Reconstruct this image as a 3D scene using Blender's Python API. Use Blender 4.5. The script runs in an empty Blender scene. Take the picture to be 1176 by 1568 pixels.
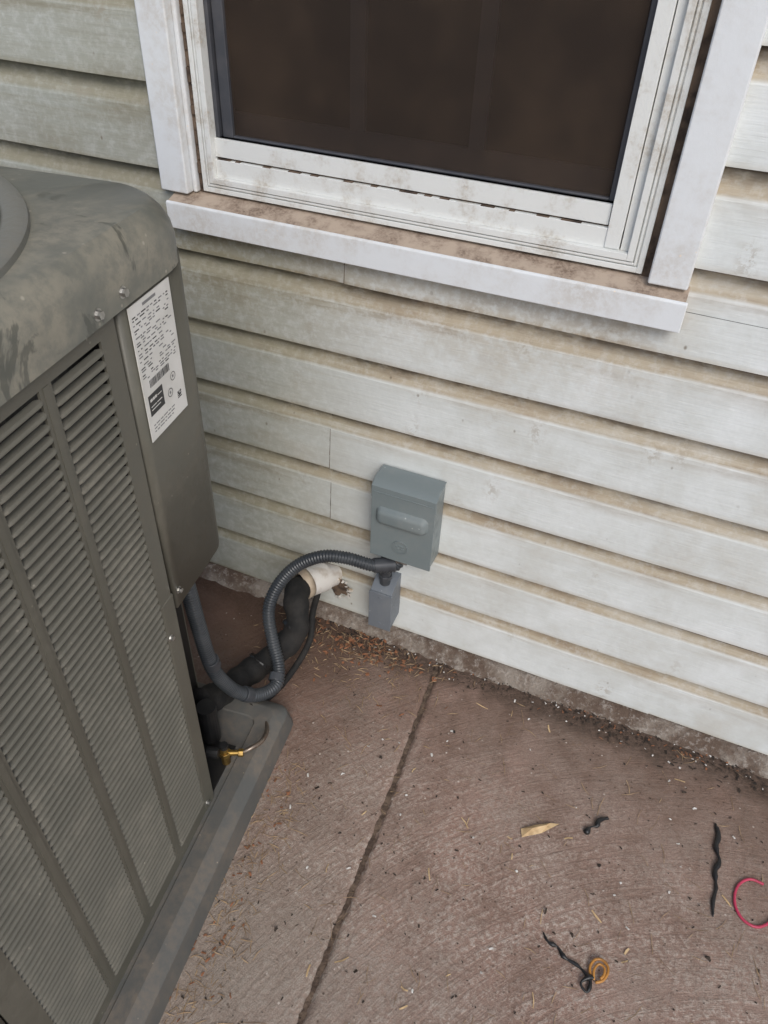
import bpy, bmesh, math, random
from mathutils import Vector, Matrix
random.seed(7)
sc=bpy.context.scene
# ------------------------------------------------------------------ helpers
def link(o,parent=None):
    sc.collection.objects.link(o)
    if parent: o.parent=parent
    return o
def empty(name,loc=(0,0,0),rz=0):
    e=bpy.data.objects.new(name,None); e.location=loc; e.rotation_euler=(0,0,rz); e.empty_display_size=.05
    return link(e)
def mesh(name,V,F,mat,parent=None,smooth=False,mats=None,mi=None):
    m=bpy.data.meshes.new(name); m.from_pydata([tuple(v) for v in V],[],F); m.update()
    for a in (mats or [mat]): m.materials.append(a)
    if mi:
        for p,i in zip(m.polygons,mi): p.material_index=i
    if smooth:
        for p in m.polygons: p.use_smooth=True
    return link(bpy.data.objects.new(name,m),parent)
def bev(o,w=.002,seg=2):
    b=o.modifiers.new('b','BEVEL'); b.width=w; b.segments=seg; b.limit_method='ANGLE'; b.angle_limit=math.radians(35)
    for p in o.data.polygons: p.use_smooth=True
    w2=o.modifiers.new('wn','WEIGHTED_NORMAL'); w2.keep_sharp=True
    return o
def esplit(o,a=30):
    o.modifiers.new('e','EDGE_SPLIT').split_angle=math.radians(a); return o
class MB:
    def __init__(s): s.V=[];s.F=[];s.I=[]
    def box(s,x0,x1,y0,y1,z0,z1,i=0,M=None):
        n=len(s.V)
        P=[Vector((x,y,z)) for z in (z0,z1) for y in (y0,y1) for x in (x0,x1)]
        if M: P=[M@p for p in P]
        s.V+=P
        for f in ((0,2,3,1),(4,5,7,6),(0,1,5,4),(2,6,7,3),(0,4,6,2),(1,3,7,5)):
            s.F.append(tuple(n+k for k in f)); s.I.append(i)
    def quad(s,a,b,c,d,i=0):
        n=len(s.V); s.V+=[a,b,c,d]; s.F.append((n,n+1,n+2,n+3)); s.I.append(i)
    def prism(s,pts,axis,a,b,i=0):
        n=len(s.V);k=len(pts)
        for t in (a,b):
            for p in pts:
                s.V.append({'x':(t,p[0],p[1]),'y':(p[0],t,p[1]),'z':(p[0],p[1],t)}[axis])
        s.F.append(tuple(range(n,n+k))[::-1]); s.I.append(i)
        s.F.append(tuple(range(n+k,n+2*k))); s.I.append(i)
        for j in range(k):
            l=(j+1)%k; s.F.append((n+j,n+l,n+k+l,n+k+j)); s.I.append(i)
    def cyl(s,c,ax,r,l,seg=16,i=0,r2=None):
        ax=Vector(ax).normalized(); u=ax.orthogonal().normalized(); w=ax.cross(u); c=Vector(c); n=len(s.V)
        for q,rr in ((0,r),(l,r if r2 is None else r2)):
            for k in range(seg):
                a=2*math.pi*k/seg; s.V.append(c+ax*q+(u*math.cos(a)+w*math.sin(a))*rr)
        for k in range(seg):
            j=(k+1)%seg; s.F.append((n+k,n+j,n+seg+j,n+seg+k)); s.I.append(i)
        s.F.append(tuple(n+k for k in range(seg))[::-1]); s.I.append(i)
        s.F.append(tuple(n+seg+k for k in range(seg))); s.I.append(i)
    def obj(s,name,mats,parent=None,smooth=False):
        o=mesh(name,s.V,s.F,None,parent,smooth,mats if isinstance(mats,list) else [mats],s.I)
        bm=bmesh.new(); bm.from_mesh(o.data); bmesh.ops.recalc_face_normals(bm,faces=bm.faces); bm.to_mesh(o.data); bm.free()
        return o
def catmull(P,n=14):
    P=[Vector(p) for p in P]; Q=[P[0]*2-P[1]]+P+[P[-1]*2-P[-2]]; out=[]
    for i in range(1,len(Q)-2):
        a,b,c,d=Q[i-1:i+3]
        for k in range(n):
            t=k/n
            out.append(.5*((2*b)+(c-a)*t+(2*a-5*b+4*c-d)*t*t+(3*b-a-3*c+d)*t**3))
    out.append(P[-1]); return out
def resample(P,step):
    out=[P[0]]; acc=0
    for a,b in zip(P,P[1:]):
        L=(b-a).length
        if L<1e-9: continue
        t=step-acc
        while t<=L:
            out.append(a+(b-a)*(t/L)); t+=step
        acc=(acc+L)%step if L+acc>=step else acc+L
    return out
def tube(name,P,r,mat,parent=None,seg=16,step=.004,rf=None,smooth=True):
    pts=resample(catmull(P),step); V=[];F=[]
    u=None
    for i,p in enumerate(pts):
        t=(pts[min(i+1,len(pts)-1)]-pts[max(i-1,0)]).normalized()
        if u is None: u=t.orthogonal().normalized()
        u=(u-t*u.dot(t)).normalized(); w=t.cross(u)
        rr=rf(i,i/len(pts)) if rf else r
        for k in range(seg):
            a=2*math.pi*k/seg; V.append(p+(u*math.cos(a)+w*math.sin(a))*rr)
    n=len(pts)
    for i in range(n-1):
        for k in range(seg):
            j=(k+1)%seg; F.append((i*seg+k,i*seg+j,(i+1)*seg+j,(i+1)*seg+k))
    F.append(tuple(range(seg))[::-1]); F.append(tuple((n-1)*seg+k for k in range(seg)))
    return mesh(name,V,F,mat,parent,smooth)
# ------------------------------------------------------------------ material helpers
class NT:
    def __init__(s,name):
        s.m=bpy.data.materials.new(name); s.m.use_nodes=True; s.t=s.m.node_tree; s.b=s.t.nodes['Principled BSDF']
        s.tc=s.t.nodes.new('ShaderNodeTexCoord'); s.co=s.tc.outputs['Object']
    def n(s,t,**k):
        x=s.t.nodes.new(t)
        for a,b in k.items(): setattr(x,a,b)
        return x
    def l(s,a,b): s.t.links.new(a,b)
    def put(s,sock,v):
        if isinstance(v,bpy.types.NodeSocket): s.l(v,sock)
        else: sock.default_value=v
    def mapv(s,scale,loc=(0,0,0),rot=(0,0,0),src=None):
        x=s.n('ShaderNodeMapping'); s.l(src or s.co,x.inputs[0]); x.inputs['Scale'].default_value=scale; x.inputs['Location'].default_value=loc; x.inputs['Rotation'].default_value=rot
        return x.outputs[0]
    def noise(s,scale,detail=4,rough=.55,vec=None,dist=0):
        x=s.n('ShaderNodeTexNoise'); s.l(vec or s.co,x.inputs['Vector']); x.inputs['Scale'].default_value=scale; x.inputs['Detail'].default_value=detail; x.inputs['Roughness'].default_value=rough; x.inputs['Distortion'].default_value=dist
        return x.outputs['Fac']
    def vor(s,scale,vec=None,feature='F1'):
        x=s.n('ShaderNodeTexVoronoi',feature=feature); s.l(vec or s.co,x.inputs['Vector']); x.inputs['Scale'].default_value=scale
        return x
    def rng(s,v,a,b,c=0,d=1,smooth=True):
        x=s.n('ShaderNodeMapRange',interpolation_type='SMOOTHSTEP' if smooth else 'LINEAR'); s.put(x.inputs['Value'],v)
        for q,z in zip(('From Min','From Max','To Min','To Max'),(a,b,c,d)): x.inputs[q].default_value=z
        return x.outputs['Result']
    def math(s,op,a,b=0.0,clamp=False):
        x=s.n('ShaderNodeMath',operation=op,use_clamp=clamp); s.put(x.inputs[0],a); s.put(x.inputs[1],b); return x.outputs[0]
    def mix(s,f,a,b,mode='MIX'):
        x=s.n('ShaderNodeMix',data_type='RGBA',blend_type=mode); s.put(x.inputs[0],f)
        for sock,v in ((x.inputs[6],a),(x.inputs[7],b)):
            if isinstance(v,tuple): sock.default_value=(*v,1) if len(v)==3 else v
            else: s.l(v,sock)
        return x.outputs[2]
    def bump(s,h,dist,strength=1,prev=None):
        x=s.n('ShaderNodeBump'); s.l(h,x.inputs['Height']); x.inputs['Distance'].default_value=dist; x.inputs['Strength'].default_value=strength
        if prev: s.l(prev,x.inputs['Normal'])
        return x.outputs[0]
    def fin(s,col,rough=.6,metal=0,normal=None,spec=.5):
        if isinstance(col,tuple): s.b.inputs['Base Color'].default_value=(*col,1)
        else: s.l(col,s.b.inputs['Base Color'])
        s.put(s.b.inputs['Roughness'],rough); s.b.inputs['Metallic'].default_value=metal
        s.b.inputs['Specular IOR Level'].default_value=spec
        if normal: s.l(normal,s.b.inputs['Normal'])
        return s.m
def simple(name,c1,c2,scale=8,rough=.55,metal=0,bs=200,bd=0,lo=.35,hi=.7,spec=.5):
    t=NT(name); f=t.rng(t.noise(scale,3),lo,hi); c=t.mix(f,c1,c2)
    return t.fin(c,rough,metal,t.bump(t.noise(bs,2),bd) if bd else None,spec)
Z0,DZ=.026,.1234
def siding_mat():
    t=NT('vinyl_siding_dirt_shade'); sep=t.n('ShaderNodeSeparateXYZ'); t.l(t.co,sep.inputs[0]); X,Z=sep.outputs['X'],sep.outputs['Z']
    blot=t.noise(6,5,.68)
    longn=t.noise(1,5,.65,t.mapv((3.2,3,28)))
    fine=t.noise(70,4,.72)
    fr=t.math('FRACT',t.math('DIVIDE',t.math('SUBTRACT',Z,Z0),DZ))
    frw=t.math('ADD',fr,t.math('MULTIPLY',t.math('SUBTRACT',blot,.5),.28))
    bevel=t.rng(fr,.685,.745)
    soft=t.rng(frw,.40,.78)
    left_film_shade=t.rng(t.math('ADD',X,t.math('MULTIPLY',t.math('SUBTRACT',blot,.5),.3)),-.34,-.72)  # left wall: mildew film plus the air conditioner's shade, put into the colour
    under=t.math('MULTIPLY',t.rng(Z,.60,.80),t.math('MULTIPLY',t.rng(X,.05,-.08),t.rng(Z,.84,.82)))
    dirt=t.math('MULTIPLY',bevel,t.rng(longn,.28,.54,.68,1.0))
    d2=t.math('MULTIPLY',soft,t.rng(longn,.40,.66,.05,.58))
    d3=t.rng(blot,.48,.74,0,.30)
    d=t.math('MAXIMUM',dirt,t.math('MAXIMUM',d2,d3))
    d=t.math('ADD',d,t.rng(fr,.08,.0,0,.35))
    d=t.math('ADD',d,t.math('MULTIPLY',left_film_shade,t.rng(longn,.3,.7,.08,.45)))
    d=t.math('ADD',d,t.math('MULTIPLY',under,t.rng(fine,.3,.6,.15,.5)),True)
    d=t.math('MULTIPLY',d,t.rng(fine,.28,.58,.72,1.0),True)
    c=t.mix(t.rng(blot,.3,.6),(.76,.79,.785),(.655,.68,.66))
    tan=t.mix(t.rng(longn,.46,.70),(.44,.375,.275),(.29,.22,.15))
    c=t.mix(d,c,tan)
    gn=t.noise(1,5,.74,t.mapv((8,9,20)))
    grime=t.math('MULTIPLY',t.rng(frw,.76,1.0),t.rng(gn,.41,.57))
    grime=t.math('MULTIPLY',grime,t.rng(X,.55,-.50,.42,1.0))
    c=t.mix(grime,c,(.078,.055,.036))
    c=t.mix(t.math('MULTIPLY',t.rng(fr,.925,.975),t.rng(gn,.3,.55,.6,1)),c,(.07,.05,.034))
    c=t.mix(t.math('MULTIPLY',left_film_shade,t.rng(fine,.3,.6,.45,.62)),c,(.215,.22,.155))  # olive film tint, with the unit's shade on the wall painted in
    v=t.vor(30,t.mapv((1,1,.7))); sp=t.math('MULTIPLY',t.rng(v.outputs['Distance'],.10,.03),t.rng(blot,.46,.56))
    c=t.mix(t.math('MULTIPLY',sp,.75),c,(.16,.12,.08))
    v2=t.vor(11,t.mapv((1,1,.6),(3,1,2))); sm=t.math('MULTIPLY',t.rng(v2.outputs['Distance'],.26,.0),t.rng(fine,.47,.58))
    c=t.mix(t.math('MULTIPLY',sm,.55),c,(.36,.31,.24))
    nb=t.bump(t.noise(1,3,.6,t.mapv((14,14,240)),.4),.0009,.7); nb=t.bump(blot,.006,.5,nb)
    return t.fin(c,.50,0,nb,.4)
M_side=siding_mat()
def ground_mat():
    t=NT('stained_concrete'); sep=t.n('ShaderNodeSeparateXYZ'); t.l(t.co,sep.inputs[0]); X,Y=sep.outputs['X'],sep.outputs['Y']
    mid=t.noise(7,5,.72); fine=t.noise(120,4,.78); grit=t.noise(430,2,.7); big=t.noise(2.6,3,.6)
    pv=t.mapv((1,1,0),(-.55,1.0,0)); ln=t.n('ShaderNodeVectorMath',operation='LENGTH'); t.l(pv,ln.inputs[0])
    cmb=t.n('ShaderNodeCombineXYZ'); t.l(t.math('MULTIPLY',ln.outputs['Value'],95),cmb.inputs[0]); t.l(t.math('MULTIPLY',X,9),cmb.inputs[1]); t.l(t.math('MULTIPLY',Y,9),cmb.inputs[2])
    streak=t.noise(1,4,.72,cmb.outputs[0],.8)
    streak2=t.noise(1,4,.74,t.mapv((48,8,1),rot=(0,0,math.radians(22))),1.4)
    c=t.mix(t.rng(big,.35,.65),(.375,.240,.190),(.335,.245,.20))
    c=t.mix(t.rng(mid,.36,.66,0,.80),c,(.225,.148,.114))
    wfar=t.math('MULTIPLY',t.rng(Y,-.08,-.50,.12,1.0),t.rng(mid,.70,.40,.35,1))
    worn=t.math('MULTIPLY',t.rng(fine,.44,.60),t.rng(streak,.38,.60,.15,1))
    c=t.mix(t.math('MULTIPLY',worn,wfar),c,(.58,.49,.42))
    # dusty grey-brown veil
    dust=t.math('MULTIPLY',t.rng(t.noise(4.3,5,.7,t.mapv((1,1,1),(7,2,0))),.44,.62),t.rng(fine,.36,.60,.3,1))
    c=t.mix(t.math('MULTIPLY',dust,.50),c,(.37,.315,.265))
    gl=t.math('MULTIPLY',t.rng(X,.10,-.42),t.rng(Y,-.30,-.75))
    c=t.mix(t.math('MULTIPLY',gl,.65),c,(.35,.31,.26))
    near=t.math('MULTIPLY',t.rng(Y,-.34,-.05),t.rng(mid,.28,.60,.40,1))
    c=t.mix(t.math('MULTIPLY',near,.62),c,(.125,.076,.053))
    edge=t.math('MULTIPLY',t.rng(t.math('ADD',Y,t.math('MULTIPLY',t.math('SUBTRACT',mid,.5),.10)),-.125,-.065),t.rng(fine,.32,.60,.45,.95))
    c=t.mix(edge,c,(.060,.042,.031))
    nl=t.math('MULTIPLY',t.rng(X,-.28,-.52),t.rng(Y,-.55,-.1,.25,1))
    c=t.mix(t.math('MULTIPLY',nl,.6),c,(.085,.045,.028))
    c=t.mix(t.rng(streak2,.52,.68,0,.28),c,(.165,.11,.085))
    c=t.mix(t.rng(streak,.56,.70,0,.32),c,(.17,.115,.088))
    v=t.vor(80); sp=t.math('MULTIPLY',t.rng(v.outputs['Distance'],.20,.07),t.rng(mid,.42,.58))
    c=t.mix(t.math('MULTIPLY',sp,.8),c,(.07,.045,.032))
    v=t.vor(55,t.mapv((1,1,1),(5,3,0))); sp=t.math('MULTIPLY',t.rng(v.outputs['Distance'],.13,.05),t.rng(streak,.50,.58))
    c=t.mix(sp,c,(.66,.58,.51))
    c=t.mix(t.rng(grit,.40,.62,0,.32),c,(.14,.095,.07))
    h=t.math('ADD',t.math('MULTIPLY',streak,.6),t.math('MULTIPLY',fine,.6))
    nb=t.bump(h,.005,.9)
    return t.fin(c,.85,0,nb,.3)
M_gr=ground_mat()
def paint_mat(name,base,dust,amount=.5,rough=.42,s=6,metal=0,lo=.42,hi=.70):
    t=NT(name); a=t.noise(s,5,.68); b=t.noise(s*11,4,.72)
    f=t.math('MULTIPLY',t.rng(a,lo,hi),t.rng(b,.35,.62,.35,1))
    c=t.mix(t.math('MULTIPLY',f,amount),base,dust)
    v=t.vor(55); sp=t.math('MULTIPLY',t.rng(v.outputs['Distance'],.10,.04),t.rng(a,.50,.60))
    c=t.mix(t.math('MULTIPLY',sp,.7),c,tuple(min(1,x*1.9) for x in dust))
    return t.fin(c,t.rng(f,0,1,rough,.8),metal,t.bump(b,.0004),.4)
M_ac=paint_mat('olive_grey_paint',(.115,.110,.088),(.22,.20,.16),.45,.42,5)
M_slat=paint_mat('olive_grey_slats',(.140,.134,.110),(.26,.24,.195),.55,.45,8)
# lid : dusty with wiped dark smudges
t=NT('olive_grey_lid_paint'); a=t.noise(3.5,5,.66,None,.6); b=t.noise(48,4,.72); sm=t.noise(9,5,.66,t.mapv((1,1.8,1),(4,2,0)),.8)
c=t.mix(t.math('MULTIPLY',t.rng(a,.44,.62),t.rng(b,.34,.62,.35,1)),(.155,.160,.138),(.29,.27,.215))
c=t.mix(t.rng(sm,.56,.62,0,.70),c,(.070,.074,.062))
v=t.vor(45); c=t.mix(t.math('MULTIPLY',t.rng(v.outputs['Distance'],.12,.04),t.rng(a,.46,.56)),c,(.40,.37,.30))
M_lid=t.fin(c,t.rng(sm,.54,.62,.42,.28),0,t.bump(b,.0003),.45)
M_ring=paint_mat('olive_grey_ring_paint',(.19,.19,.17),(.32,.29,.23),.6,.32,6)
M_base=paint_mat('grey_base_pan',(.112,.114,.108),(.22,.18,.14),.65,.5,9)
M_coil=simple('coil_fins',(.010,.010,.009),(.035,.035,.032),300,.6)
M_dark=simple('dark_interior',(.008,.008,.008),(.02,.018,.016))
M_trim=paint_mat('painted_trim',(.76,.785,.80),(.45,.38,.29),.45,.45,9)
M_frame=paint_mat('vinyl_window_frame',(.75,.76,.735),(.37,.30,.21),.60,.45,18,0,.47,.68)
M_sill=paint_mat('dirty_sill',(.46,.37,.29),(.15,.10,.07),.85,.85,20,0,.40,.64)
M_gap=simple('caulk_gap_dirt',(.16,.11,.075),(.045,.03,.022),40,.9,bd=.001)
M_screenframe=simple('screen_frame',(.055,.058,.068),(.08,.08,.088),30,.5)
M_box=paint_mat('grey_enamel_box',(.195,.230,.235),(.28,.295,.285),.45,.34,9)
M_box2=paint_mat('grey_enamel_small_box',(.165,.185,.21),(.24,.25,.25),.45,.42,9)
M_cond=simple('grey_flex_conduit',(.034,.039,.045),(.056,.062,.068),20,.36)
M_condf=simple('conduit_fitting',(.040,.044,.050),(.065,.07,.078),30,.36)
M_foam=simple('black_foam_insulation',(.007,.007,.007),(.022,.020,.018),30,.85,bd=.001)
M_pvc=simple('weathered_pvc',(.72,.69,.64),(.46,.39,.31),26,.5,lo=.42)
M_tape=simple('tan_wrap_tape',(.46,.38,.28),(.33,.26,.19),40,.6)
_t=NT('foundation_concrete'); c=_t.mix(_t.rng(_t.noise(12,5,.7),.35,.62),(.29,.25,.21),(.13,.092,.07)); c=_t.mix(_t.rng(_t.noise(90,4,.7),.5,.66,0,.6),c,(.40,.36,.32)); M_found=_t.fin(c,.9,0,_t.bump(_t.noise(45,5,.7),.010,1),.2)
M_screw=simple('zinc_screw',(.55,.55,.53),(.35,.34,.32),60,.3,.9)
M_wire=simple('silver_guard',(.52,.53,.53),(.36,.36,.35),30,.35,.3)
M_brass=simple('brass',(.42,.27,.07),(.20,.13,.05),70,.38,.85)
M_copper=simple('tarnished_copper_tube',(.22,.16,.12),(.35,.30,.25),50,.4,.8)
M_label=simple('label_paper',(.74,.73,.70),(.64,.63,.59),25,.45)
M_ink=simple('label_ink',(.03,.03,.03),(.05,.05,.05))
M_inkg=simple('label_ink_small',(.22,.22,.22),(.14,.14,.14))
M_black=simple('black_plastic',(.010,.010,.011),(.02,.02,.02),30,.4)
M_pink=simple('pink_wire_insulation',(.55,.05,.11),(.42,.035,.08),30,.4)
M_orange=simple('orange_wire_insulation',(.50,.23,.05),(.34,.15,.03),30,.4)
M_wood=simple('split_wood',(.66,.48,.27),(.46,.31,.16),60,.8)
M_straw=simple('dry_needles',(.40,.28,.16),(.22,.14,.08),60,.8)
M_leaf=simple('brown_leaf_bits',(.30,.125,.06),(.16,.075,.038),60,.8)
M_chipw=simple('white_paint_chips',(.74,.72,.68),(.55,.52,.48),60,.7)
M_seed=simple('dark_debris',(.05,.035,.025),(.02,.015,.012),60,.9)
# ------------------------------------------------------------------ ground
gd=Vector((.045,-.667,0)).normalized()
gn=Vector((-gd.y,gd.x,0))
g0=Vector((-.263,-.08,0))
A=[-60,-8,-2,-.6,-.2,-.05,-.013,-.0080,-.0045,-.001,.0025,.0055,.0085,.014,.05,.2,.6,2,8,60]
dep={-.0080:-.0007,-.0045:-.0045,-.001:-.0075,.0025:-.0075,.0055:-.0035,.0085:-.0006}
S=[-60,-8,-1]+[-.12+i*.008 for i in range(190)]+[2,8,60]
V=[];F=[]
for s in S:
    j=random.uniform(-.0012,.0012)+.003*math.sin(s*6)
    for a in A:
        jj=(j+random.uniform(-.0011,.0011)) if abs(a)<.012 else 0
        z=dep.get(a,0)*random.uniform(.65,1.15)
        p=g0+gd*s+gn*(a+jj); V.append((p.x,p.y,z))
n=len(A)
for i in range(len(S)-1):
    for k in range(n-1): F.append((i*n+k,i*n+k+1,(i+1)*n+k+1,(i+1)*n+k))
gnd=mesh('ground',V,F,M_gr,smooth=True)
bm=bmesh.new();bm.from_mesh(gnd.data);bmesh.ops.recalc_face_normals(bm,faces=bm.faces)
if sum(f.normal.z for f in bm.faces)<0: bmesh.ops.reverse_faces(bm,faces=bm.faces)
bm.to_mesh(gnd.data);bm.free()
V=[];F=[]
for i in range(170):
    s=-.03+i*.008; c=g0+gd*s+gn*.003*math.sin(s*6)
    for a in (-.006,.006):
        p=c+gn*(a*random.uniform(.35,1.2)); V.append((p.x,p.y,-.0034+random.uniform(-.0008,.001)))
for i in range(169): F.append((2*i,2*i+1,2*i+3,2*i+2))
mesh('joint_dirt',V,F,simple('joint_dirt_mat',(.075,.05,.036),(.17,.12,.085),70,.95,bd=.003))
# ------------------------------------------------------------------ house
house=empty('house')
def course(k):
    z=Z0+DZ*k
    return [(-.0185,z),(-.0165,z+.030),(-.0145,z+.060),(-.0130,z+.085),(-.0105,z+.0915),(-.0060,z+.0990),(-.0025,z+.108),(-.0010,z+.118),(-.0008,z+DZ+.003)]
seams={2:[-.524],3:[-.524],6:[-.494],0:[.155,-1.4],1:[.155,-1.4],4:[.72],5:[.72],7:[.4],8:[-1.3],9:[-1.3]}
mb=MB()
def clip(P,lo,hi):
    out=[]
    for (y0,z0),(y1,z1) in zip(P,P[1:]):
        if z1<=lo or z0>=hi: continue
        a=max(0,(lo-z0)/(z1-z0)) ; b=min(1,(hi-z0)/(z1-z0))
        p=(y0+(y1-y0)*a,z0+(z1-z0)*a); q=(y0+(y1-y0)*b,z0+(z1-z0)*b)
        if not out: out.append(p)
        out.append(q)
    return out
def siding(x0,x1,lo,hi):
    for k in range(0,21):
        P=clip(course(k),lo,hi)
        if not P: continue
        cuts=[x0]+[s for s in sorted(seams.get(k,[])) if x0<s<x1]+[x1]
        for i,(a,b) in enumerate(zip(cuts,cuts[1:])):
            off=-.0016*(i%2)
            aa=a-.003 if i else a
            nx=max(1,int((b-a)/.12))
            pts=P
            base=len(mb.V)
            xs=[aa+(b-aa)*q/nx for q in range(nx+1)]
            for x in xs:
                wv=.0009*math.sin(x*5.1+k*1.7)+.0006*math.sin(x*13.3+k*.6)
                for (y,z) in pts: mb.V.append((x,y+off,z+wv))
            m=len(pts)
            for q in range(nx):
                for r in range(m-1):
                    mb.F.append((base+q*m+r,base+(q+1)*m+r,base+(q+1)*m+r+1,base+q*m+r+1)); mb.I.append(0)
            if P[0][1]-(Z0+DZ*k)<1e-4:
                for q in range(nx):
                    p0=mb.V[base+q*m];p1=mb.V[base+(q+1)*m]
                    mb.quad(p0,(p0[0],-.0002,p0[2]+.001),(p1[0],-.0002,p1[2]+.001),p1)
            if i:
                for r in range(m-1):
                    mb.quad((aa,pts[r][0]+off,pts[r][1]),(aa,pts[r][0]+.001,pts[r][1]),(aa,pts[r+1][0]+.001,pts[r+1][1]),(aa,pts[r+1][0]+off,pts[r+1][1]),1)
                for r in range(m-1):
                    mb.quad((aa-.0020,pts[r][0]-.0003,pts[r][1]),(aa,pts[r][0]-.0003,pts[r][1]),(aa,pts[r+1][0]-.0003,pts[r+1][1]),(aa-.0014,pts[r+1][0]-.0003,pts[r+1][1]),1)
WT=1.80
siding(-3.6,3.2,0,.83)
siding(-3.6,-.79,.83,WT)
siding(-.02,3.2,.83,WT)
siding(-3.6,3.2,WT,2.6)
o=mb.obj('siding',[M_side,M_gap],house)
bm=bmesh.new();bm.from_mesh(o.data)
bmesh.ops.remove_doubles(bm,verts=bm.verts,dist=1e-5);bm.to_mesh(o.data);bm.free()
mb=MB()
mb.box(-3.6,-.79,.003,.15,0,2.6);mb.box(-.02,3.2,.003,.15,0,2.6);mb.box(-.79,-.02,.003,.15,0,.85);mb.box(-.79,-.02,.003,.15,WT,2.6)
mb.obj('sheathing',M_dark,house)
mb=MB(); mb.box(-.80,-.01,.30,.31,.7,1.95); mb.box(-.80,-.79,.15,.30,.7,1.95); mb.box(-.02,-.01,.15,.30,.7,1.95); mb.box(-.80,-.01,.15,.31,.69,.70)
mb.obj('curtain',simple('brown_curtain',(.045,.028,.020),(.03,.019,.014),3,.9),house)
mb=MB(); mb.box(-3.7,3.3,-.45,.15,2.6,2.66); mb.box(-3.7,3.3,-.47,-.45,2.54,2.74); mb.obj('eave',M_trim,house)
mb=MB(); mb.prism([(-.50,2.74),(-.50,2.77),(2.2,3.9),(2.2,3.86)],'x',-3.8,3.4); mb.obj('roof',simple('asphalt_shingle',(.06,.055,.05),(.09,.085,.08),30,.9),house)
V=[];F=[];xs=[-3.6+i*.015 for i in range(455)]
prof=[(.0,.024),(-.012,.023),(-.026,.019),(-.036,.011),(-.044,.004),(-.053,-.004)]
for x in xs:
    for y,z in prof:
        V.append((x,y+random.uniform(-.003,.003)*(y<-.01)+.003*math.sin(x*9)*(y<-.03),z+random.uniform(-.0022,.0022)))
m=len(prof)
for i in range(len(xs)-1):
    for k in range(m-1): F.append((i*m+k,i*m+k+1,(i+1)*m+k+1,(i+1)*m+k))
mesh('foundation',V,F,M_found,house,True)
# window
mb=MB()
mb.box(-.815,-.765,-.028,.002,.8615,WT+.0);mb.box(-.765,-.757,-.014,.002,.8615,WT)
mb.box(-.0545,-.003,-.028,.002,.8615,WT)
mb.box(-.82,.0,-.029,.002,WT+.002,WT+.07)
bev(mb.obj('window_trim',M_trim,house),.003,2)
mb=MB(); mb.prism([(-.045,.811),(-.045,.8505),(-.0425,.8525),(-.0395,.8525),(-.0395,.811)],'x',-.797,.0025)
bev(mb.obj('sill_front',M_trim,house),.0015)
mb=MB(); mb.prism([(-.0393,.812),(-.0393,.8515),(-.010,.8605),(.02,.864),(.02,.84),(-.0005,.812)],'x',-.796,-.0005)
mb.obj('sill_top',M_sill,house)
mb=MB(); mb.box(-.757,-.747,-.004,.03,.861,WT);mb.box(-.0655,-.055,-.004,.03,.861,WT)
for z in [.87+i*.021 for i in range(44)]:
    mb.cyl((-.752+random.uniform(-.001,.001),-.005,z),(0,0,1),random.uniform(.002,.0045),random.uniform(.008,.02),7)
mb.obj('caulk_gap',M_gap,house)
mb=MB()
L0,R0,B0=-.747,-.0655,.8655
def fr(l,r,b,w,y0,y1,top=WT):
    mb.box(l,l+w,y0,y1,b,top); mb.box(r-w,r,y0,y1,b,top); mb.box(l+w,r-w,y0,y1,b,b+w)
fr(L0,R0,B0,.0075,-.010,.03)
fr(L0+.0075,R0-.0075,B0+.0075,.0018,-.0075,.03)
fr(L0+.0093,R0-.0093,B0+.0093,.0035,-.0105,.03)
fr(L0+.0128,R0-.0128,B0+.0128,.0015,-.0075,.03)
fr(L0+.0143,R0-.0143,B0+.0143,.0089,-.0120,.03)
mb.box(R0-.0232-.0118,R0-.0232,-.002,.03,B0+.0232,WT)
mb.box(R0-.056,R0-.0362,-.006,.03,B0+.0250,WT)
mb.box(L0+.0232,R0-.0362,-.0040,.03,B0+.0232,B0+.0490)
mb.box(L0+.0232,R0-.0572,-.001,.03,B0+.0520,B0+.0785)
bev(mb.obj('window_frame',M_frame,house),.0012,2)
mb=MB(); mb.box(L0+.0232,R0-.0232,.004,.032,B0+.0232,B0+.0785)
x=-.72
while x<-.13:
    l=random.uniform(.004,.03); mb.box(x,min(x+l,-.12),-.0035,.003,B0+.0488,B0+.0492+random.uniform(.0006,.0014)); x+=l+random.uniform(.004,.05)
mb.obj('frame_shadow_gap',M_gap,house)
sx0,sx1,sz0=L0+.0300,R0-.0565,B0+.0785
mb=MB(); mb.box(L0+.0232,sx0,.004,.03,sz0,WT); mb.box(sx0+.002,sx0+.020,.010,.022,sz0,WT); mb.box(sx1-.008,sx1,.010,.022,sz0,WT); mb.box(sx0+.020,sx1-.008,.010,.022,sz0,sz0+.004)
bev(mb.obj('screen_frame',M_screenframe,house),.0015)
t=NT('insect_screen')
tr=t.n('ShaderNodeBsdfTransparent'); mx=t.n('ShaderNodeMixShader'); mx.inputs[0].default_value=.77
t.fin(t.mix(t.rng(t.noise(5,4,.65),.35,.7),(.036,.026,.020),(.064,.044,.031)),.75,spec=.2)
t.l(tr.outputs[0],mx.inputs[1]); t.l(t.b.outputs[0],mx.inputs[2]); t.l(mx.outputs[0],t.t.nodes['Material Output'].inputs[0]); M_scr=t.m
mesh('window_screen',[(sx0+.018,.016,sz0+.003),(sx1-.007,.016,sz0+.003),(sx1-.007,.016,WT),(sx0+.018,.016,WT)],[(0,1,2,3)],M_scr,house)
mb=MB(); mb.box(L0,R0,.045,.049,B0,WT+.02)
g=NT('window_glass')
g.fin((.030,.021,.017),.12,spec=.5); mb.obj('glass',g.m,house)
M_mull=simple('interior_muntin',(.115,.10,.11),(.085,.075,.085),3)
mb=MB()
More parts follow.
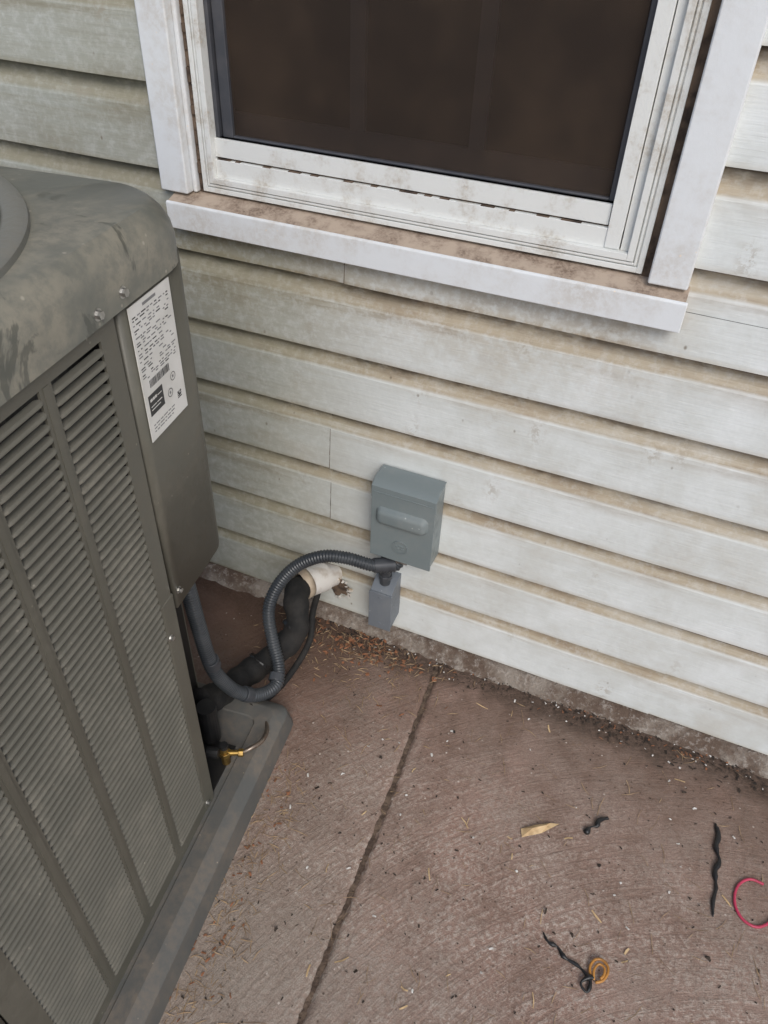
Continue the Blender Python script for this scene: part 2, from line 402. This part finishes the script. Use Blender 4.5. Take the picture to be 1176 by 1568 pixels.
for x in (-.515,-.335): mb.box(x,x+.022,.036,.0445,B0,WT)
mb.box(sx0,sx1,.034,.0440,sz0,sz0+.030)
mb.obj('glass_muntins',M_mull,house)
# ------------------------------------------------------------------ air conditioner
ac=empty('air_conditioner',(-.503,-.522,0),math.radians(6.96))
HW=.345
cx,cy=-HW,.16-HW
ZB,ZT=.046,.936
COLS=[(-.107,-.028),(-.203,-.124),(-.299,-.220),(-.395,-.316)]
def side(M,idx):
    mb=MB(); ct,cb=.918,.080
    def bx(y0,y1,z0,z1,x0=-.003,x1=0): mb.box(x0,x1,y0,y1,z0,z1,0,M)
    bx(-.43,-.0015,ct,ZT+.01); bx(-.43,-.0015,ZB,cb)
    ed=[0]+[v for c in COLS for v in (c[1],c[0])]+[-.43]
    for i in range(0,len(ed),2):
        hi=ed[i] if i else -.0015
        bx(ed[i+1],hi,cb,ct)
        if 0<i<len(ed)-2:
            mid=(ed[i]+ed[i+1])/2; bx(mid-.004,mid+.004,cb,ct,0,.0008)
    pitch=(ct-cb)/66
    for c0,c1 in COLS:
        for q0 in range(66):
            z=cb+q0*pitch
            d=random.uniform(-.0002,.0002)
            ys=[c0-.0005,c0+.004,c1-.004,c1+.0005]; sc_=[.35,1,1,.35]
            R=[(.0018,-.0004),(.0020,.0008),(.0002,.0030),(-.0052,.0050)]
            n=len(mb.V)
            for (x,zz) in R:
                for y,k in zip(ys,sc_): mb.V.append(M@Vector((x*k+d,y,z+zz*(.75+.25*k))))
            for q in range(3):
                for e in range(3):
                    mb.F.append((n+4*q+e,n+4*q+e+1,n+4*q+e+5,n+4*q+e+4)); mb.I.append(1)
    mb.obj('louver_panel_%d'%idx,[M_ac,M_slat],ac)
    mb=MB(); mb.box(-.03,-.028,-.43,-.003,ZB,ZT,0,M); mb.obj('coil_%d'%idx,M_coil,ac)
C=Matrix.Translation((cx,cy,0))
for i in range(4):
    side(C@Matrix.Rotation(math.pi/2*i,4,'Z')@Matrix.Translation((-cx,-cy,0)) ,i)
def corner(i,zb,cut):
    Mx=C@Matrix.Rotation(math.pi/2*i,4,'Z')@Matrix.Translation((-cx,-cy,0))
    r=.040; P=[(0.0025,.004)]
    for q in range(1,9): P.append((.0025,.004+(.16-r-.004)*q/8))
    for q in range(1,9):
        a=math.pi/2*q/8; P.append((.0025-r+r*math.cos(a),.16-r+r*math.sin(a)))
    for q in range(1,7): P.append((.0025-r-.060*q/6,.16))
    V=[];F=[];L=[0]
    for a,b in zip(P,P[1:]): L.append(L[-1]+math.hypot(b[0]-a[0],b[1]-a[1]))
    for p,l in zip(P,L):
        z=zb
        if cut:
            z=zb+(max(0,l-.115)/.05)**2*.028 if l<.165 else zb+.028+(l-.165)*.15
        V.append(Mx@Vector((p[0],p[1],z))); V.append(Mx@Vector((p[0],p[1],ZT+.008)))
    n=len(P)
    for k in range(n-1): F.append((2*k,2*k+2,2*k+3,2*k+1))
    o=mesh('corner_panel_%d'%i,V,F,M_ac,ac,True)
    s=o.modifiers.new('s','SOLIDIFY'); s.thickness=.012 if cut else .004; s.offset=-1
    return o
corner(0,.515,True)
for i in (1,2,3): corner(i,ZB,False)
mb=MB(); mb.box(-.03,-.0045,-.0012,.006,ZB,ZT); mb.obj('panel_gap',M_black,ac)
mb=MB()
mb.box(-.10,-.004,-.003,-.0013,ZB,ZT)
mb.box(-.102,-.100,-.003,.158,ZB,ZT)
mb.box(-.10,-.004,-.0013,.10,ZB,.0515)
mb.obj('service_recess',M_dark,ac)
mb=MB(); mb.box(-.0035,.001,-.026,.002,ZB,.545); bev(mb.obj('post_flange',M_ac,ac),.0015)
def rsq(h,r,a):
    c,s=abs(math.cos(a)),abs(math.sin(a)); k=h-r
    t=h/max(c,s)
    x,y=c*t,s*t
    if min(x,y)>k:
        b=k*(c+s); t=b+math.sqrt(max(0,b*b-(2*k*k-r*r)))
    return t
H=HW
loops=[('s',H+.0025,.058,ZT-.002),('s',H+.0065,.062,ZT-.0005),('s',H+.0065,.062,.964),('s',H+.005,.064,.978),('s',H+.001,.066,.990),('s',H-.004,.068,.998),('s',H-.0090,.070,1.003),('c',H-.0130,0,1.0075),('c',H-.0140,0,1.0130),('c',H-.0165,0,1.0150),('c',H-.024,0,1.0165),('c',H-.034,0,1.0150),('c',H-.042,0,1.009),('c',H-.046,0,1.000),('c',H-.049,0,.975),('c',H-.051,0,.90)]
N=256;V=[];F=[];mi=[]
for ty,a,b,z in loops:
    for k in range(N):
        th=2*math.pi*k/N
        R=rsq(a,b,th) if ty=='s' else a
        V.append((cx+R*math.cos(th),cy+R*math.sin(th),z))
for i in range(len(loops)-1):
    for k in range(N):
        j=(k+1)%N; F.append((i*N+k,i*N+j,(i+1)*N+j,(i+1)*N+k)); mi.append(1 if i>=7 else 0)
esplit(mesh('lid',V,F,None,ac,True,[M_lid,M_ring],mi),38)
RG=H-.050
mb=MB(); mb.cyl((cx,cy,.905),(0,0,1),RG,.003,64); mb.obj('fan_well',M_dark,ac)
mb=MB()
for k in range(5):
    a=2*math.pi*k/5
    for q in range(8):
        a0=a+q*.09; a1=a+(q+1)*.09
        p=[(cx+r*math.cos(t),cy+r*math.sin(t),.925+.018*(q+dz)/8) for r,t,dz in ((.06,a0,0),(.265,a0,0),(.265,a1,1),(.06,a1,1))]
        mb.quad(*p)
mb.cyl((cx,cy,.92),(0,0,1),.07,.05,32)
mb.obj('fan_blades',M_wire,ac)
mb=MB(); RO=H-.041
for k in range(96):
    prev=None
    for q in range(9):
        r=.10+(RO-.10)*q/8; a=2*math.pi*k/96+q*.035; p=Vector((cx+r*math.cos(a),cy+r*math.sin(a),1.007+.010*(1-(q/8)**2)))
        if prev:
            d=(p-prev); nn=Vector((-d.y,d.x,0)).normalized()*.0026; up=Vector((0,0,.005))
            mb.quad(prev-nn+up,p-nn+up,p+nn+up,prev+nn+up); mb.quad(prev-nn+up,p-nn+up,p-nn,prev-nn); mb.quad(prev+nn+up,p+nn+up,p+nn,prev+nn)
        prev=p
for R in (.10,.17,.24,RO-.018,RO):
    for k in range(96):
        a0=2*math.pi*k/96;a1=2*math.pi*(k+1)/96; z=1.0125+.010*(1-((R-.1)/(RO-.1))**2)
        mb.quad(*[(cx+r*math.cos(t),cy+r*math.sin(t),z+.002) for r,t in ((R-.003,a0),(R+.003,a0),(R+.003,a1),(R-.003,a1))])
mb.cyl((cx,cy,1.014),(0,0,1),.10,.010,48)
mb.obj('fan_guard',M_wire,ac)
mb=MB()
def screw(y,z,x=.0065,s=1):
    mb.cyl((x-.001,y,z),(1,0,0),.0062*s,.0016,20); mb.cyl((x+.0006,y,z),(1,0,0),.0042*s,.0042,6)
screw(.012,.951);screw(-.032,.948);screw(-.021,.483,.0005,.8);screw(.013,.541,.003,.8);screw(-.02,.066,.0005,.8);screw(-.42,.948);screw(.012-.44,.483,.0005,.8)
for th in (62,135,225,315,10,98):
    a=math.radians(th); q=H-.023; mb.cyl((cx+q*math.cos(a),cy+q*math.sin(a),1.016),(0,0,1),.007,.0025,16); mb.cyl((cx+q*math.cos(a),cy+q*math.sin(a),1.0185),(0,0,1),.0045,.004,6)
mb.obj('screws',M_screw,ac,False)
# label
mb=MB(); LX=.0050
ly0,ly1,lz0,lz1=.0165,.0985,.772,.931
mb.box(LX-.001,LX,ly0,ly1,lz0,lz1,0)
def ink(y0,y1,z0,z1,i=1): mb.box(LX,LX+.00025,y0,y1,z0,z1,i)
ink(ly0+.026,ly0+.052,lz1-.0075,lz1-.0045,2)
z=lz1-.012
while z>lz0+.075:
    y=ly0+.004
    while y<ly1-.008:
        wd=random.uniform(.002,.009)
        if y+wd>ly1-.004: break
        if random.random()<.72: ink(y,y+wd,z-.0012,z,random.choice((2,2,2,1)))
        y+=wd+random.uniform(.0012,.006)
    z-=random.choice((.0028,.0032,.005))
y=ly0+.014
while y<ly0+.054:
    wd=random.uniform(.0005,.0014); ink(y,y+wd,lz0+.062,lz0+.071); y+=wd+random.uniform(.0006,.0015)
ink(ly0+.006,ly0+.036,lz0+.030,lz0+.055)
for (a,b,zt,hgt) in ((.009,.0135,.050,.0032),(.0145,.018,.050,.0032),(.019,.0225,.050,.0032),(.024,.033,.0485,.001),(.009,.020,.041,.001),(.0215,.032,.041,.001),(.009,.028,.037,.001)):
    mb.box(LX+.00025,LX+.0004,ly0+a,ly0+b,lz0+zt-hgt,lz0+zt,0)
for cyy,czz in ((ly0+.060,lz0+.052),(ly0+.050,lz0+.036)):
    for k in range(20):
        a0=2*math.pi*k/20;a1=2*math.pi*(k+1)/20
        mb.quad(*[(LX+.0003,cyy+r*math.cos(t),czz+r*math.sin(t)) for r,t in ((.0045,a0),(.0053,a0),(.0053,a1),(.0045,a1))],1)
    ink(cyy-.0015,cyy+.0015,czz-.0015,czz+.0015,2)
for a in range(7):
    for b in range(7):
        if random.random()<.55: ink(ly0+.064+a*.0012,ly0+.0652+a*.0012,lz0+.02+b*.0012,lz0+.0212+b*.0012)
for zz in (.018,.014,.010):
    y=ly0+.008
    while y<ly0+.050:
        wd=random.uniform(.003,.009); ink(y,y+wd,lz0+zz-.0012,lz0+zz,2); y+=wd+.002
mb.obj('rating_label',[M_label,M_ink,M_inkg],ac)
# base pan
prof=[(-.05,.048),(.006,.048),(.008,.0515),(.034,.0530),(.0365,.0520),(.052,.043),(.0555,.039),(.0625,.004),(.0630,.0004)]
V=[];F=[];N=320
for off,z in prof:
    h=HW+off
    for k in range(N):
        th=2*math.pi*(k)/N; R=rsq(h,max(.006,.014+off*.15),th)
        V.append((cx+R*math.cos(th),cy+R*math.sin(th),z))
for i in range(len(prof)-1):
    for k in range(N):
        j=(k+1)%N; F.append((i*N+k,i*N+j,(i+1)*N+j,(i+1)*N+k))
esplit(mesh('base_pan',V,F,M_base,ac,True),22)
mb=MB()
mb.cyl((-.006,.066,.052),(0,0,1),.008,.022,16); mb.cyl((-.006,.066,.074),(0,0,1),.0105,.010,6); mb.cyl((-.006,.066,.084),(0,0,1),.007,.012,16)
mb.cyl((-.006,.066,.080),(.9,.3,0),.0052,.028,12); mb.cyl((.016,.073,.080),(.9,.3,0),.0075,.009,6)
bev(mb.obj('brass_service_valve',M_brass,ac),.001)
mb=MB(); mb.cyl((-.055,.045,.052),(0,0,1),.018,.05,20); mb.cyl((-.05,.10,.06),(0,0,1),.017,.09,20); mb.cyl((-.006,.066,.096),(0,0,1),.0075,.008,12);mb.cyl((-.03,.05,.095),(1,.2,0),.010,.02,12); mb.obj('valve_caps',M_black,ac)
tube('liquid_line',[(.022,.076,.080),(.036,.086,.086),(.046,.11,.080),(.03,.16,.05),(-.02,.21,.045)],.0040,M_copper,ac)
# ------------------------------------------------------------------ disconnect box
bx=empty('electrical_disconnect_box',(-.358,-.0165,.355))
w,hh,d=.0605,.087,.054
mb=MB()
mb.prism([(0,-hh),(0,hh-.003),(-.030,hh-.003),(-d+.004,hh-.008),(-d+.004,-hh+.002),(-.006,-hh)],'x',-w+.002,w-.002)
bev(mb.obj('enclosure',M_box,bx),.002)
mb=MB()
mb.prism([(-.004,hh-.001),(-.004,hh+.002),(-d*.72,hh+.001),(-d-.001,hh-.010),(-d-.001,-hh),(-d+.0020,-hh),(-d+.0020,-hh+.010),(-d+.0035,hh-.014),(-d*.72+.002,hh-.0015)],'x',-w,w)
for s0,s1 in ((-w-.0010,-w+.0015),(w-.0015,w+.0010)):
    mb.prism([(-.012,hh+.0),(-d*.72,hh+.0),(-d-.0005,hh-.010),(-d-.0005,hh-.036),(-d+.006,hh-.036),(-.012,hh-.010)],'x',s0,s1)
mb.box(-w+.004,w-.004,-d-.0022,-d-.0009,hh-.0225,hh-.0205)
bev(mb.obj('cover',M_box,bx),.0018)
V=[];F=[];N=40
for off,yy in ((.002,0),(.0,-.0025),(-.0015,-.0065),(-.004,-.0095),(-.009,-.0105)):
    hw,hr=.048+off,.0170+off
    for k in range(N):
        a=2*math.pi*k/N; c,s=math.cos(a),math.sin(a)
        r=max(hr,.002)*.62
        X=(hw-r)*(1 if c>0 else -1)+r*c; Zz=(hr-r)*(1 if s>0 else -1)+r*s
        V.append((X,-d-.0009+yy,Zz+.016))
for i in range(4):
    for k in range(N):
        j=(k+1)%N; F.append((i*N+k,i*N+j,(i+1)*N+j,(i+1)*N+k))
F.append(tuple(4*N+k for k in range(N)))
mesh('embossed_handle',V,F,M_box,bx,True)
mb=MB()
for k in range(32):
    a0=2*math.pi*k/32;a1=2*math.pi*(k+1)/32
    q=[(r*math.cos(t),r*math.sin(t)-.050) for r,t in ((.0134,a0),(.0154,a0),(.0154,a1),(.0134,a1))]
    mb.quad(*[(a,-d-.0028,b) for a,b in q])
    mb.quad((q[1][0],-d-.0008,q[1][1]),(q[2][0],-d-.0008,q[2][1]),(q[2][0],-d-.0028,q[2][1]),(q[1][0],-d-.0028,q[1][1]))
for k,(a,b) in enumerate(((-.006,.0),(.0,.003),(.004,-.003),(-.003,-.005),(.006,.003))): mb.box(a-.0025,a+.0025,-d-.0028,-d-.0008,b-.0505,b-.0488)
mb.obj('embossed_logo',M_box,bx)
mb=MB(); mb.box(-.018,.012,-d+.008,-d+.0095,-hh-.012,-hh+.004); mb.cyl((-.006,-d+.006,-hh-.006),(0,-1,0),.0035,.003,12)
mb.obj('padlock_tab',M_screw,bx)
mb=MB(); mb.cyl((-.005,-.030,-hh+.001),(0,0,-1),.016,.008,8); mb.cyl((-.005,-.030,-hh-.007),(0,0,-1),.0135,.008,20)
mb.obj('conduit_connector_nut',M_condf,bx)
jb=empty('junction_box',(-.394,-.0165,.125))
mb=MB(); mb.prism([(0,-.056),(0,.060),(-.022,.058),(-.050,.040),(-.051,-.060)],'x',-.023,.023)
mb.box(-.0245,.0245,-.0535,-.0512,-.062,.040)
bev(mb.obj('body',M_box2,jb),.0025)
mb=MB(); mb.cyl((.0,-.030,.050),(0,0,1),.011,.075,16); mb.cyl((.0,-.030,.066),(0,0,1),.014,.008,8); bev(mb.obj('nipple',M_condf,jb),.001)
mb=MB(); mb.cyl((.0,-.0537,-.045),(0,-1,0),.003,.0012,12);mb.cyl((.0,-.0537,.028),(0,-1,0),.003,.0012,12); mb.obj('cover_screws',M_box2,jb)
# ------------------------------------------------------------------ conduit, refrigerant line, sleeve
cond=empty('flexible_electrical_conduit')
def corr(r): return lambda i,t: r+ (.0008 if (i%4) in (0,1) else -.0007)
CP=[(-.363,-.046,.262),(-.372,-.060,.243),(-.405,-.085,.252),(-.455,-.10,.264),(-.50,-.115,.262),(-.544,-.135,.235),(-.571,-.165,.195),(-.575,-.195,.155),(-.552,-.225,.112),(-.524,-.255,.082),(-.512,-.29,.070),(-.527,-.33,.082),(-.548,-.362,.120),(-.560,-.39,.19),(-.564,-.402,.25),(-.566,-.41,.34),(-.570,-.415,.44),(-.58,-.42,.56)]
tube('hose',CP,.0115,M_cond,cond,18,.0014,corr(.0118))
for a,b,rr in (((-.372,-.060,.247),(-.405,-.084,.251),.0145),((-.520,-.268,.077),(-.5165,-.282,.0715),.0142),((-.534,-.342,.093),(-.541,-.352,.105),.0146),((-.562,-.397,.225),(-.563,-.4,.245),.0146)):
    a=Vector(a);b=Vector(b); mb=MB(); mb.cyl(a,b-a,rr,(b-a).length,18); bev(mb.obj('coupling',M_condf,cond),.0012)
ref=empty('refrigerant_line')
def lump(r): return lambda i,t: r*(1+.06*math.sin(i*.9)+.05*math.sin(i*.37+1))
tube('suction_line_insulation',[(-.540,-.02,.112),(-.554,-.065,.124),(-.560,-.100,.136),(-.548,-.135,.142),(-.532,-.160,.120),(-.532,-.18,.090),(-.555,-.22,.060),(-.58,-.27,.054),(-.590,-.32,.067),(-.592,-.37,.09),(-.60,-.41,.12)],.024,M_foam,ref,18,.006,lump(.0245))
tube('liquid_line_run',[(-.540,-.05,.10),(-.520,-.12,.10),(-.508,-.16,.06),(-.52,-.23,.022),(-.535,-.30,.02),(-.54,-.34,.05)],.0065,M_foam,ref,12,.005)
for p in ((-.531,-.173,.10),(-.568,-.245,.055)):
    mb=MB(); mb.cyl((p[0]-.003,p[1]+.005,p[2]+.004),(-.25,-.75,-.6),.0262,.007,20); mb.obj('tape_wrap',M_black,ref)
pv=empty('pvc_pipe_sleeve')
a=Vector((-.525,.01,.103)); b=Vector((-.562,-.086,.133)); ax=(b-a).normalized()
u=ax.orthogonal().normalized();ww=ax.cross(u); L=(b-a).length
def lathe(name,prof,mat,seg=28,wob=0):
    V=[];F=[]
    for q,r in prof:
        for k in range(seg):
            t=2*math.pi*k/seg; V.append(a+ax*(q+wob*math.sin(2*t+1))+(u*math.cos(t)+ww*math.sin(t))*r*(1+random.uniform(-1,1)*wob*3))
    for i in range(len(prof)-1):
        for k in range(seg):
            j=(k+1)%seg; F.append((i*seg+k,i*seg+j,(i+1)*seg+j,(i+1)*seg+k))
    return mesh(name,V,F,mat,pv,True)
esplit(lathe('sleeve',[(0,.028),(L*.42,.028),(L*.43,.0315),(L,.0315),(L,.027),(L*.3,.027)],M_pvc),40)
lathe('tape_edge',[(L*.90,.0318),(L*.90,.0327),(L*.96,.0329),(L*1.03,.0322),(L*1.06,.0285),(L*1.07,.0262)],M_tape,28,.0025)
V=[(-.512,-.0195,.090)];F=[];n=22
for k in range(n):
    t=2*math.pi*k/n; r=random.uniform(.62,1.15); V.append((-.512+.030*r*math.cos(t),-.0200,.088+.030*r*math.sin(t)))
for k in range(n): F.append((0,1+k,1+(k+1)%n))
mesh('siding_hole',V,F,M_gap,pv)
# bent slivers of vinyl and old caulk round the hole
mb=MB()
for k in range(13):
    t=-1.6+k*.27+random.uniform(-.1,.1); r=random.uniform(.022,.031); p=Vector((-.512+r*math.cos(t),-.0215,.087+r*1.05*math.sin(t)))
    M=Matrix.Translation(p)@Matrix.Rotation(-t+random.uniform(-.5,.5),4,'Y')@Matrix.Rotation(random.uniform(-.5,.5),4,'Z')
    s=random.uniform(.004,.009); n=len(mb.V)
    mb.V+=[M@Vector(q) for q in ((-s,-.001,0),(-s*.2,-.003,s*.5),(s,0,s*.35),(s*.8,0,-s*.4),(-s*.1,-.002,-s*.35))]; mb.F.append((n,n+1,n+2,n+3,n+4)); mb.I.append(1 if k%4==3 else 0)
mb.obj('broken_siding_bits',[M_pvc,M_tape],pv)
# ------------------------------------------------------------------ debris
def scatter(name,mat,n,reg,lw,flat=.0006,dens=None):
    mb=MB()
    for _ in range(n):
        x=random.uniform(reg[0],reg[1]); y=random.uniform(reg[2],reg[3])
        if dens and not dens(x,y): continue
        l=random.uniform(*lw[0]); w=random.uniform(*lw[1])
        M=Matrix.Translation((x,y,.0012+flat))@Matrix.Rotation(random.uniform(0,6.3),4,'Z')@Matrix.Rotation(random.uniform(-.10,.10),4,'Y')
        k=random.uniform(-.3,.3)
        P=[(-l/2,-w/2,0),(0,-w/2+l*k*.3,0),(l/2,-w/2,0),(l/2,w/2*.5,0),(0,w/2+l*k*.3,flat),(-l/2,w/2*.6,0)]
        m=len(mb.V); mb.V+=[M@Vector(p) for p in P]; mb.F+=[(m,m+1,m+4,m+5),(m+1,m+2,m+3,m+4)]; mb.I+=[0,0]
    return mb.obj(name,mat)
pile=lambda x,y: random.random()<math.exp(-((x+.42)/.10)**2-((y+.080)/.035)**2)*.85+.03
scatter('leaf_litter',M_leaf,900,(-.62,-.2,-.22,-.045),((.005,.013),(.002,.005)),.0015,pile)
scatter('leaf_litter',M_straw,1500,(-.66,-.2,-.30,-.045),((.006,.022),(.0006,.0016)),.0012,lambda x,y: random.random()<math.exp(-((x+.46)/.14)**2-((y+.09)/.07)**2)+.03)
scatter('wall_edge_debris',M_seed,4200,(-.6,1.2,-.16,-.045),((.002,.010),(.001,.004)),.001,lambda x,y: random.random()<math.exp(-((y+.05)/.032)**2)*(.5+.5*math.sin(x*17)*math.sin(x*7+1)))
scatter('wall_edge_debris',M_leaf,700,(-.3,1.2,-.13,-.045),((.003,.010),(.001,.004)),.001,lambda x,y: random.random()<math.exp(-((y+.05)/.025)**2)*(.5+.5*math.sin(x*11)))
scatter('wall_edge_debris',M_chipw,260,(-.4,1.2,-.12,-.045),((.002,.005),(.001,.003)),.001,lambda x,y: random.random()<math.exp(-((y+.05)/.025)**2))
scatter('pine_needles',M_straw,700,(-.45,1.0,-1.1,-.06),((.010,.038),(.0006,.0012)),.0008)
scatter('wood_slivers',M_wood,50,(-.3,.75,-.8,-.1),((.008,.026),(.001,.0035)),.001)
scatter('dark_grit',M_seed,800,(-.45,1.1,-1.1,-.06),((.0015,.006),(.001,.003)),.0008)
scatter('dead_leaf_bits',M_seed,36,(-.4,.9,-.9,-.06),((.006,.012),(.003,.006)),.003)
scatter('white_paint_chips',M_chipw,120,(-.4,1.0,-1.0,-.06),((.0025,.008),(.002,.004)),.001)
scatter('leaf_litter',M_straw,1000,(-.46,-.28,-1.0,-.38),((.006,.022),(.0006,.0016)),.0008,lambda x,y: random.random()<math.exp(-((x+.40-(y+.6)*-.12)/.04)**2))
scatter('leaf_litter',M_leaf,240,(-.46,-.28,-1.0,-.38),((.004,.009),(.002,.004)),.001,lambda x,y: random.random()<math.exp(-((x+.41-(y+.6)*-.12)/.03)**2))
wc=MB(); M=Matrix.Translation((.020,-.322,.003))@Matrix.Rotation(math.radians(38),4,'Z')
wc.V+=[M@Vector(p) for p in ((-.034,-.006,0),(.0,-.010,.004),(.038,-.001,.002),(.022,.004,.003),(-.004,.006,.005),(-.030,.008,0),(-.012,.0,.009),(.012,-.001,.010))]
wc.F+=[(0,1,7,6),(1,2,3,7),(7,3,4,6),(6,4,5,0)];wc.I+=[0]*4; o=wc.obj('wood_chip',M_wood); s=o.modifiers.new('s','SOLIDIFY'); s.thickness=.0018
def rnd(lo,hi,step=3,seed=1):
    g=random.Random(seed); T=[g.uniform(0,1)**1.5 for _ in range(200)]
    return lambda i,t:(lo+(hi-lo)*(T[i//step]*(1-(i%step)/step)+T[i//step+1]*((i%step)/step)))*(.55 if t<.04 or t>.96 else 1)
tube('black_plastic_scrap',[(.096,-.297,.003),(.101,-.284,.006),(.111,-.276,.005),(.113,-.264,.005),(.128,-.251,.003)],.0028,M_black,None,8,.0025,rnd(.0016,.0060,3,2))
tube('black_cable_tie',[(.302,-.184,.003),(.309,-.205,.003),(.3065,-.228,.004),(.314,-.252,.005),(.309,-.272,.004),(.3135,-.30,.003),(.311,-.325,.003),(.313,-.350,.003)],.0028,M_black,None,8,.0025,rnd(.0020,.0052,4,5))
tube('pink_wire',[(.385,-.262,.004),(.365,-.262,.004),(.350,-.275,.003),(.343,-.295,.003),(.345,-.318,.003),(.358,-.335,.003),(.378,-.338,.003),(.395,-.325,.004),(.402,-.31,.004)],.0023,M_pink,None,10,.003)
bw=empty('wire_scrap_bundle')
tube('black_wire',[(.070,-.485,.003),(.080,-.496,.005),(.095,-.497,.004),(.108,-.507,.004),(.128,-.510,.004),(.142,-.517,.006),(.152,-.526,.006),(.150,-.541,.004),(.139,-.533,.006),(.150,-.520,.008),(.160,-.522,.006)],.0022,M_black,bw,8,.0025,rnd(.0016,.0046,3,9))
tube('orange_wire',[(.152,-.520,.005),(.147,-.507,.007),(.151,-.494,.008),(.161,-.489,.008),(.171,-.494,.008),(.173,-.505,.008),(.168,-.517,.007),(.158,-.524,.006)],.0021,M_orange,bw,10,.003)
tube('orange_wire_2',[(.156,-.522,.008),(.153,-.509,.010),(.158,-.498,.011),(.167,-.500,.011),(.168,-.510,.010),(.163,-.519,.009)],.0019,M_orange,bw,10,.003)
# ------------------------------------------------------------------ camera, light
cam=bpy.data.cameras.new('camera'); co=bpy.data.objects.new('camera',cam); link(co); sc.camera=co
cam.sensor_fit='VERTICAL'; cam.sensor_height=36; cam.lens=27.287; cam.clip_start=.02; cam.clip_end=500
R=Matrix(((.91779,-.2794,.28213),(.39565,.58347,-.70925),(.03356,.76256,.64604)))
co.matrix_world=Matrix.Translation((0,-1.06,1.279))@R.to_4x4()
W=bpy.data.worlds.new("World"); sc.world=W; W.use_nodes=True
sky=W.node_tree.nodes.new('ShaderNodeTexSky'); sky.sky_type='NISHITA'; sky.sun_disc=False
dirv=Vector((.55,-.85,.95)).normalized()
el=math.asin(dirv.z); az=math.atan2(dirv.x,dirv.y)
sky.sun_elevation=el; sky.sun_rotation=az; sky.dust_density=2; sky.air_density=1.0
W.node_tree.links.new(sky.outputs[0],W.node_tree.nodes['Background'].inputs[0]); W.node_tree.nodes['Background'].inputs[1].default_value=.15
sun=bpy.data.lights.new('sun','SUN'); sun.energy=1.45; sun.angle=math.radians(30); sun.color=(1,.985,.95)
so=bpy.data.objects.new('sun',sun); link(so); so.rotation_euler=dirv.to_track_quat('Z','Y').to_euler()
sc.view_settings.view_transform='Standard'; sc.view_settings.look='None'; sc.view_settings.exposure=0
